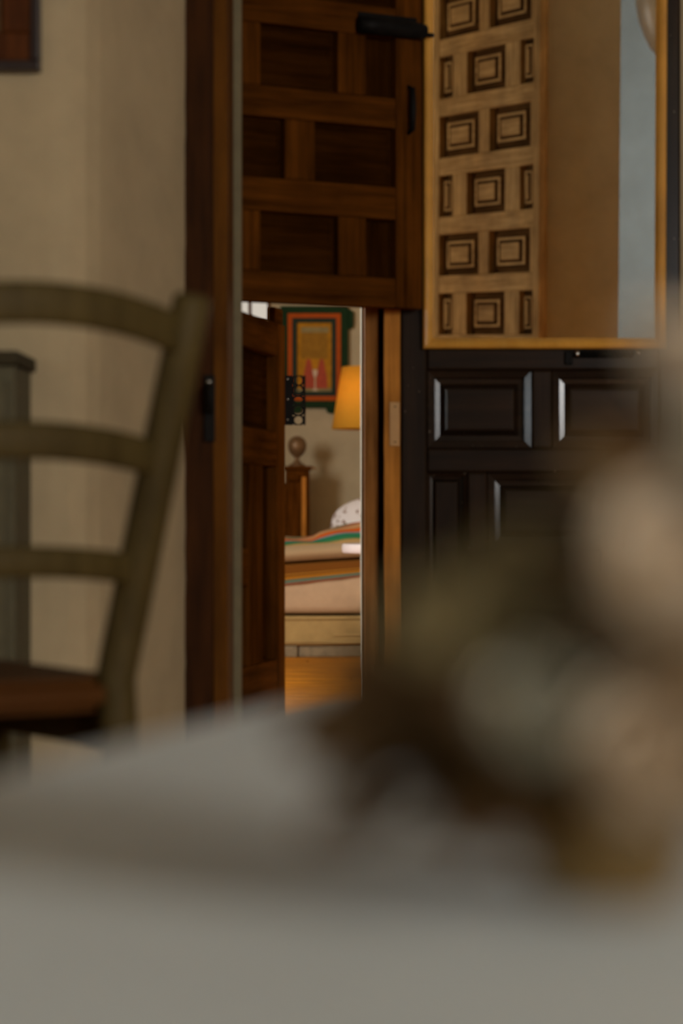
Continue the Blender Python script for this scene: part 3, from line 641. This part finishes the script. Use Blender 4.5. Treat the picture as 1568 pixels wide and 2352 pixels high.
hem = lambda x: 0.31 + 0.038 * (x + 0.24) / 0.32 if x < 0.4 else 0.385 - 0.03 * (x - 0.4)
def th(a, b2):
    x = X0 - 0.004 + (X1 - X0 + 0.008) * a; h0 = hem(x); zt_ = 0.412 + 0.018 * max(-1, min(1, (x + 0.05) / 0.3))
    if b2 < 0.7:
        q = b2 / 0.7; return (x, -0.012 - 0.004 * math.sin(x * 40 + 2) * (1 - q), h0 + (zt_ - 0.012 - h0) * q)
    q = (b2 - 0.7) / 0.3; return (x, -0.012 + 0.56 * q ** 1.4, zt_ - 0.012 + 0.012 * min(1, q * 6))
tw = solid(obj('throw', grid(th, 40, 30), M['throw'], None, True, (0, 10.3, 0)), 0.008)
tag(tw, 'brown throw with teal and ochre striped hem over the bed side', 'blanket')
def top(x): return 0.495 - 0.012 * math.sin((x + 0.23) * 12) * (x < -0.1) + 0.085 * (1 / (1 + math.exp(-(x + 0.06) * 14)))
def bl(a, b2):
    x = X0 + 0.03 + (X1 - X0 - 0.06) * a; zt_ = top(x); zl = 0.424 + 0.020 * max(-1, min(1, (x + 0.05) / 0.3))
    if b2 < 0.45:
        q = b2 / 0.45; return (x, -0.014 - 0.028 * math.sin(math.pi * q) - 0.003 * math.sin(x * 23), zl + (0.472 - 0.424 + 0.012) * q + 0.0)
    q = (b2 - 0.45) / 0.55; zz0 = zl + 0.06
    k = min(1, q / 0.62); return (x, -0.014 + 0.56 * q, zz0 + (zt_ - zz0) * math.sin(k * math.pi / 2) + 0.004 * math.sin(x * 30 + q * 9))
bk = solid(obj('blanket', grid(bl, 50, 50), M['blanket'], None, True, (0, 10.3, 0)), 0.008)
tag(bk, 'tan blanket with orange and green stripes folded on top of the bed', 'blanket')
# pillow
bm = bmesh.new(); bmesh.ops.create_uvsphere(bm, u_segments=32, v_segments=16, radius=1)
for v in bm.verts:
    x, y, z = v.co; e = lambda t_, p: math.copysign(abs(t_) ** p, t_); v.co = (0.21 * e(x, 0.72), 0.07 * y * (1 - 0.3 * x * x), 0.15 * e(z, 0.72))
pl = obj('pillow', bm, M['pillow'], None, True, (0.162, 10.98, 0.555)); pl.rotation_euler = (R(-24), R(-12), 0)
tag(pl, 'white pillow with brown flower embroidery propped on the bed', 'pillow')
# white round side table
st = tag(empty('side_table', (0.205, 9.3, 0)), 'white round pedestal side table in front of the bed', 'table')
obj('table_top', lathe([(0, 0.461), (0.195, 0.461), (0.2015, 0.464), (0.2035, 0.472), (0.2035, 0.486), (0.2015, 0.495), (0.198, 0.498), (0.190, 0.4985), (0.188, 0.494), (0, 0.494)], 48), M['white_lac'], st, True)
obj('pedestal', tube([(0, 0, 0.02), (0, 0, 0.2), (0, 0, 0.463)], [0.022, 0.016, 0.024], 16), M['white_lac'], st, True)
obj('foot', lathe([(0, 0), (0.11, 0), (0.11, 0.008), (0.03, 0.022), (0, 0.022)], 32), M['white_lac'], st, True)
# headboard with ball finial against the back wall
hb = tag(empty('headboard', (-0.205, 11.72, 0)), 'carved wooden headboard post with brass ball finial against the bedroom wall', 'headboard')
box('post', M['brown_z'], hb, -0.065, 0.050, -0.05, 0.05, 0, 0.82, bev=0.006)
box('post_cap', M['brown_x'], hb, -0.075, 0.060, -0.06, 0.06, 0.82, 0.842, bev=0.006)
obj('cap_hook', tube([(0.055, -0.02, 0.838), (0.068, -0.02, 0.833), (0.082, -0.02, 0.828)], [0.008, 0.006, 0.003], 8), M['brass'], hb, True)
box('post_moulding', M['orange_z'], hb, 0.012, 0.034, -0.062, -0.049, 0.1, 0.79, bev=0.004)
box('carved_block', M['brown_x'], hb, -0.055, 0.005, -0.068, -0.049, 0.765, 0.80, bev=0.008)
obj('finial', lathe([(0.0, 0.842), (0.040, 0.842), (0.040, 0.848), (0.030, 0.853), (0.018, 0.862), (0.0115, 0.872), (0.012, 0.884), (0.020, 0.891), (0.033, 0.903), (0.042, 0.920), (0.046, 0.940), (0.043, 0.960), (0.034, 0.975), (0.018, 0.985), (0, 0.988)], 32, (-0.010, 0, 0)), M['bronze'], hb, True)
box('board', M['brown_x'], hb, -1.10, -0.065, -0.02, 0.02, 0.25, 0.76, bev=0.004)
box('post', M['brown_z'], hb, -1.21, -1.10, -0.05, 0.05, 0, 0.82, bev=0.006)
# painted picture
pp = tag(empty('framed_picture', (-0.135, 11.998, 1.135)), 'small picture of red bottles in a green and orange carved frame', 'picture')
Wp, Hp = 0.336, 0.505
def ringp(name, mat, i0, i1, y0, y1):
    w0, w1 = Wp / 2 - i0, Wp / 2 - i1
    for a in ((-w0, w0, i0, i1), (-w0, w0, Hp - i1, Hp - i0)): box(name, mat, pp, a[0], a[1], y0, y1, a[2], a[3], bev=0.0015)
    for a in ((-w0, -w1), (w1, w0)): box(name, mat, pp, a[0], a[1], y0, y1, i1, Hp - i1, bev=0.0015)
ringp('frame_rail', M['green'], 0.0, 0.036, -0.030, -0.001); ringp('orange_band', M['orange_paint'], 0.036, 0.059, -0.026, -0.001); ringp('slate_band', M['slate_paint'], 0.059, 0.082, -0.022, -0.001)
ear = [(0, 0), (0.020, 0.004), (0.027, 0.018), (0.027, 0.075), (0.024, 0.09), (0, 0.10)]
for sx in (-1, 1):
    obj('frame_ear', prism([(sx * (Wp / 2 + a), Hp - 0.115 + b2) for a, b2 in ear], -0.024, -0.002), M['green'], pp)
    obj('frame_ear', prism([(sx * (Wp / 2 - 0.11 + b2), -a) for a, b2 in ear], -0.024, -0.002), M['green'], pp)
w2 = Wp / 2 - 0.082
box('print', M['print_y'], pp, -w2, w2, -0.010, -0.002, 0.082, Hp - 0.082)
box('printed_field', M['print_b'], pp, -w2 + 0.02, w2 - 0.018, -0.0112, -0.0098, 0.245, 0.385); box('printed_band', M['print_g'], pp, -w2 + 0.02, w2 - 0.015, -0.0114, -0.0098, 0.375, 0.402)
box('printed_ground', M['print_g'], pp, -w2, w2, -0.0111, -0.0098, 0.082, 0.098)
for cx in (-0.028, 0.036):
    obj('printed_bottle', prism([(cx - 0.028, 0.098), (cx + 0.028, 0.098), (cx + 0.026, 0.155), (cx + 0.012, 0.225), (cx + 0.009, 0.242), (cx - 0.009, 0.242), (cx - 0.012, 0.225), (cx - 0.026, 0.155)], -0.0124, -0.0098), M['print_r'], pp)
obj('printed_goblet', prism([(-0.010, 0.086), (0.018, 0.086), (0.007, 0.10), (0.006, 0.15), (0.015, 0.168), (0.016, 0.19), (-0.008, 0.19), (-0.007, 0.168), (0.002, 0.15), (0.001, 0.10)], -0.0134, -0.0098), M['print_w'], pp)
# lamp
la = tag(empty('floor_lamp', (0.126, 11.35, 0)), 'floor lamp with a conical yellow fabric shade behind the bed', 'lamp')
sh = solid(obj('lamp_shade', lathe([(0.171, 1.009), (0.1465, 1.155), (0.122, 1.30)], 48), M['shade'], la, True), 0.003)
obj('pole', tube([(0, 0, 0.015), (0, 0, 0.6), (0, 0, 1.16)], 0.010, 12), M['brass'], la, True)
obj('base', lathe([(0, 0), (0.12, 0), (0.12, 0.012), (0.03, 0.022), (0, 0.022)], 32), M['brass'], la, True)
obj('bulb', lathe([(0, 1.15), (0.014, 1.15), (0.016, 1.175), (0.03, 1.21), (0.03, 1.225), (0.018, 1.245), (0, 1.25)], 20), M['bulb'], la, True)
for k in range(3):
    a = 2 * math.pi * k / 3; obj('shade_arm', tube([(0, 0, 1.158), (0.1455 * math.cos(a), 0.1455 * math.sin(a), 1.158)], 0.002, 6), M['brass'], la, True)
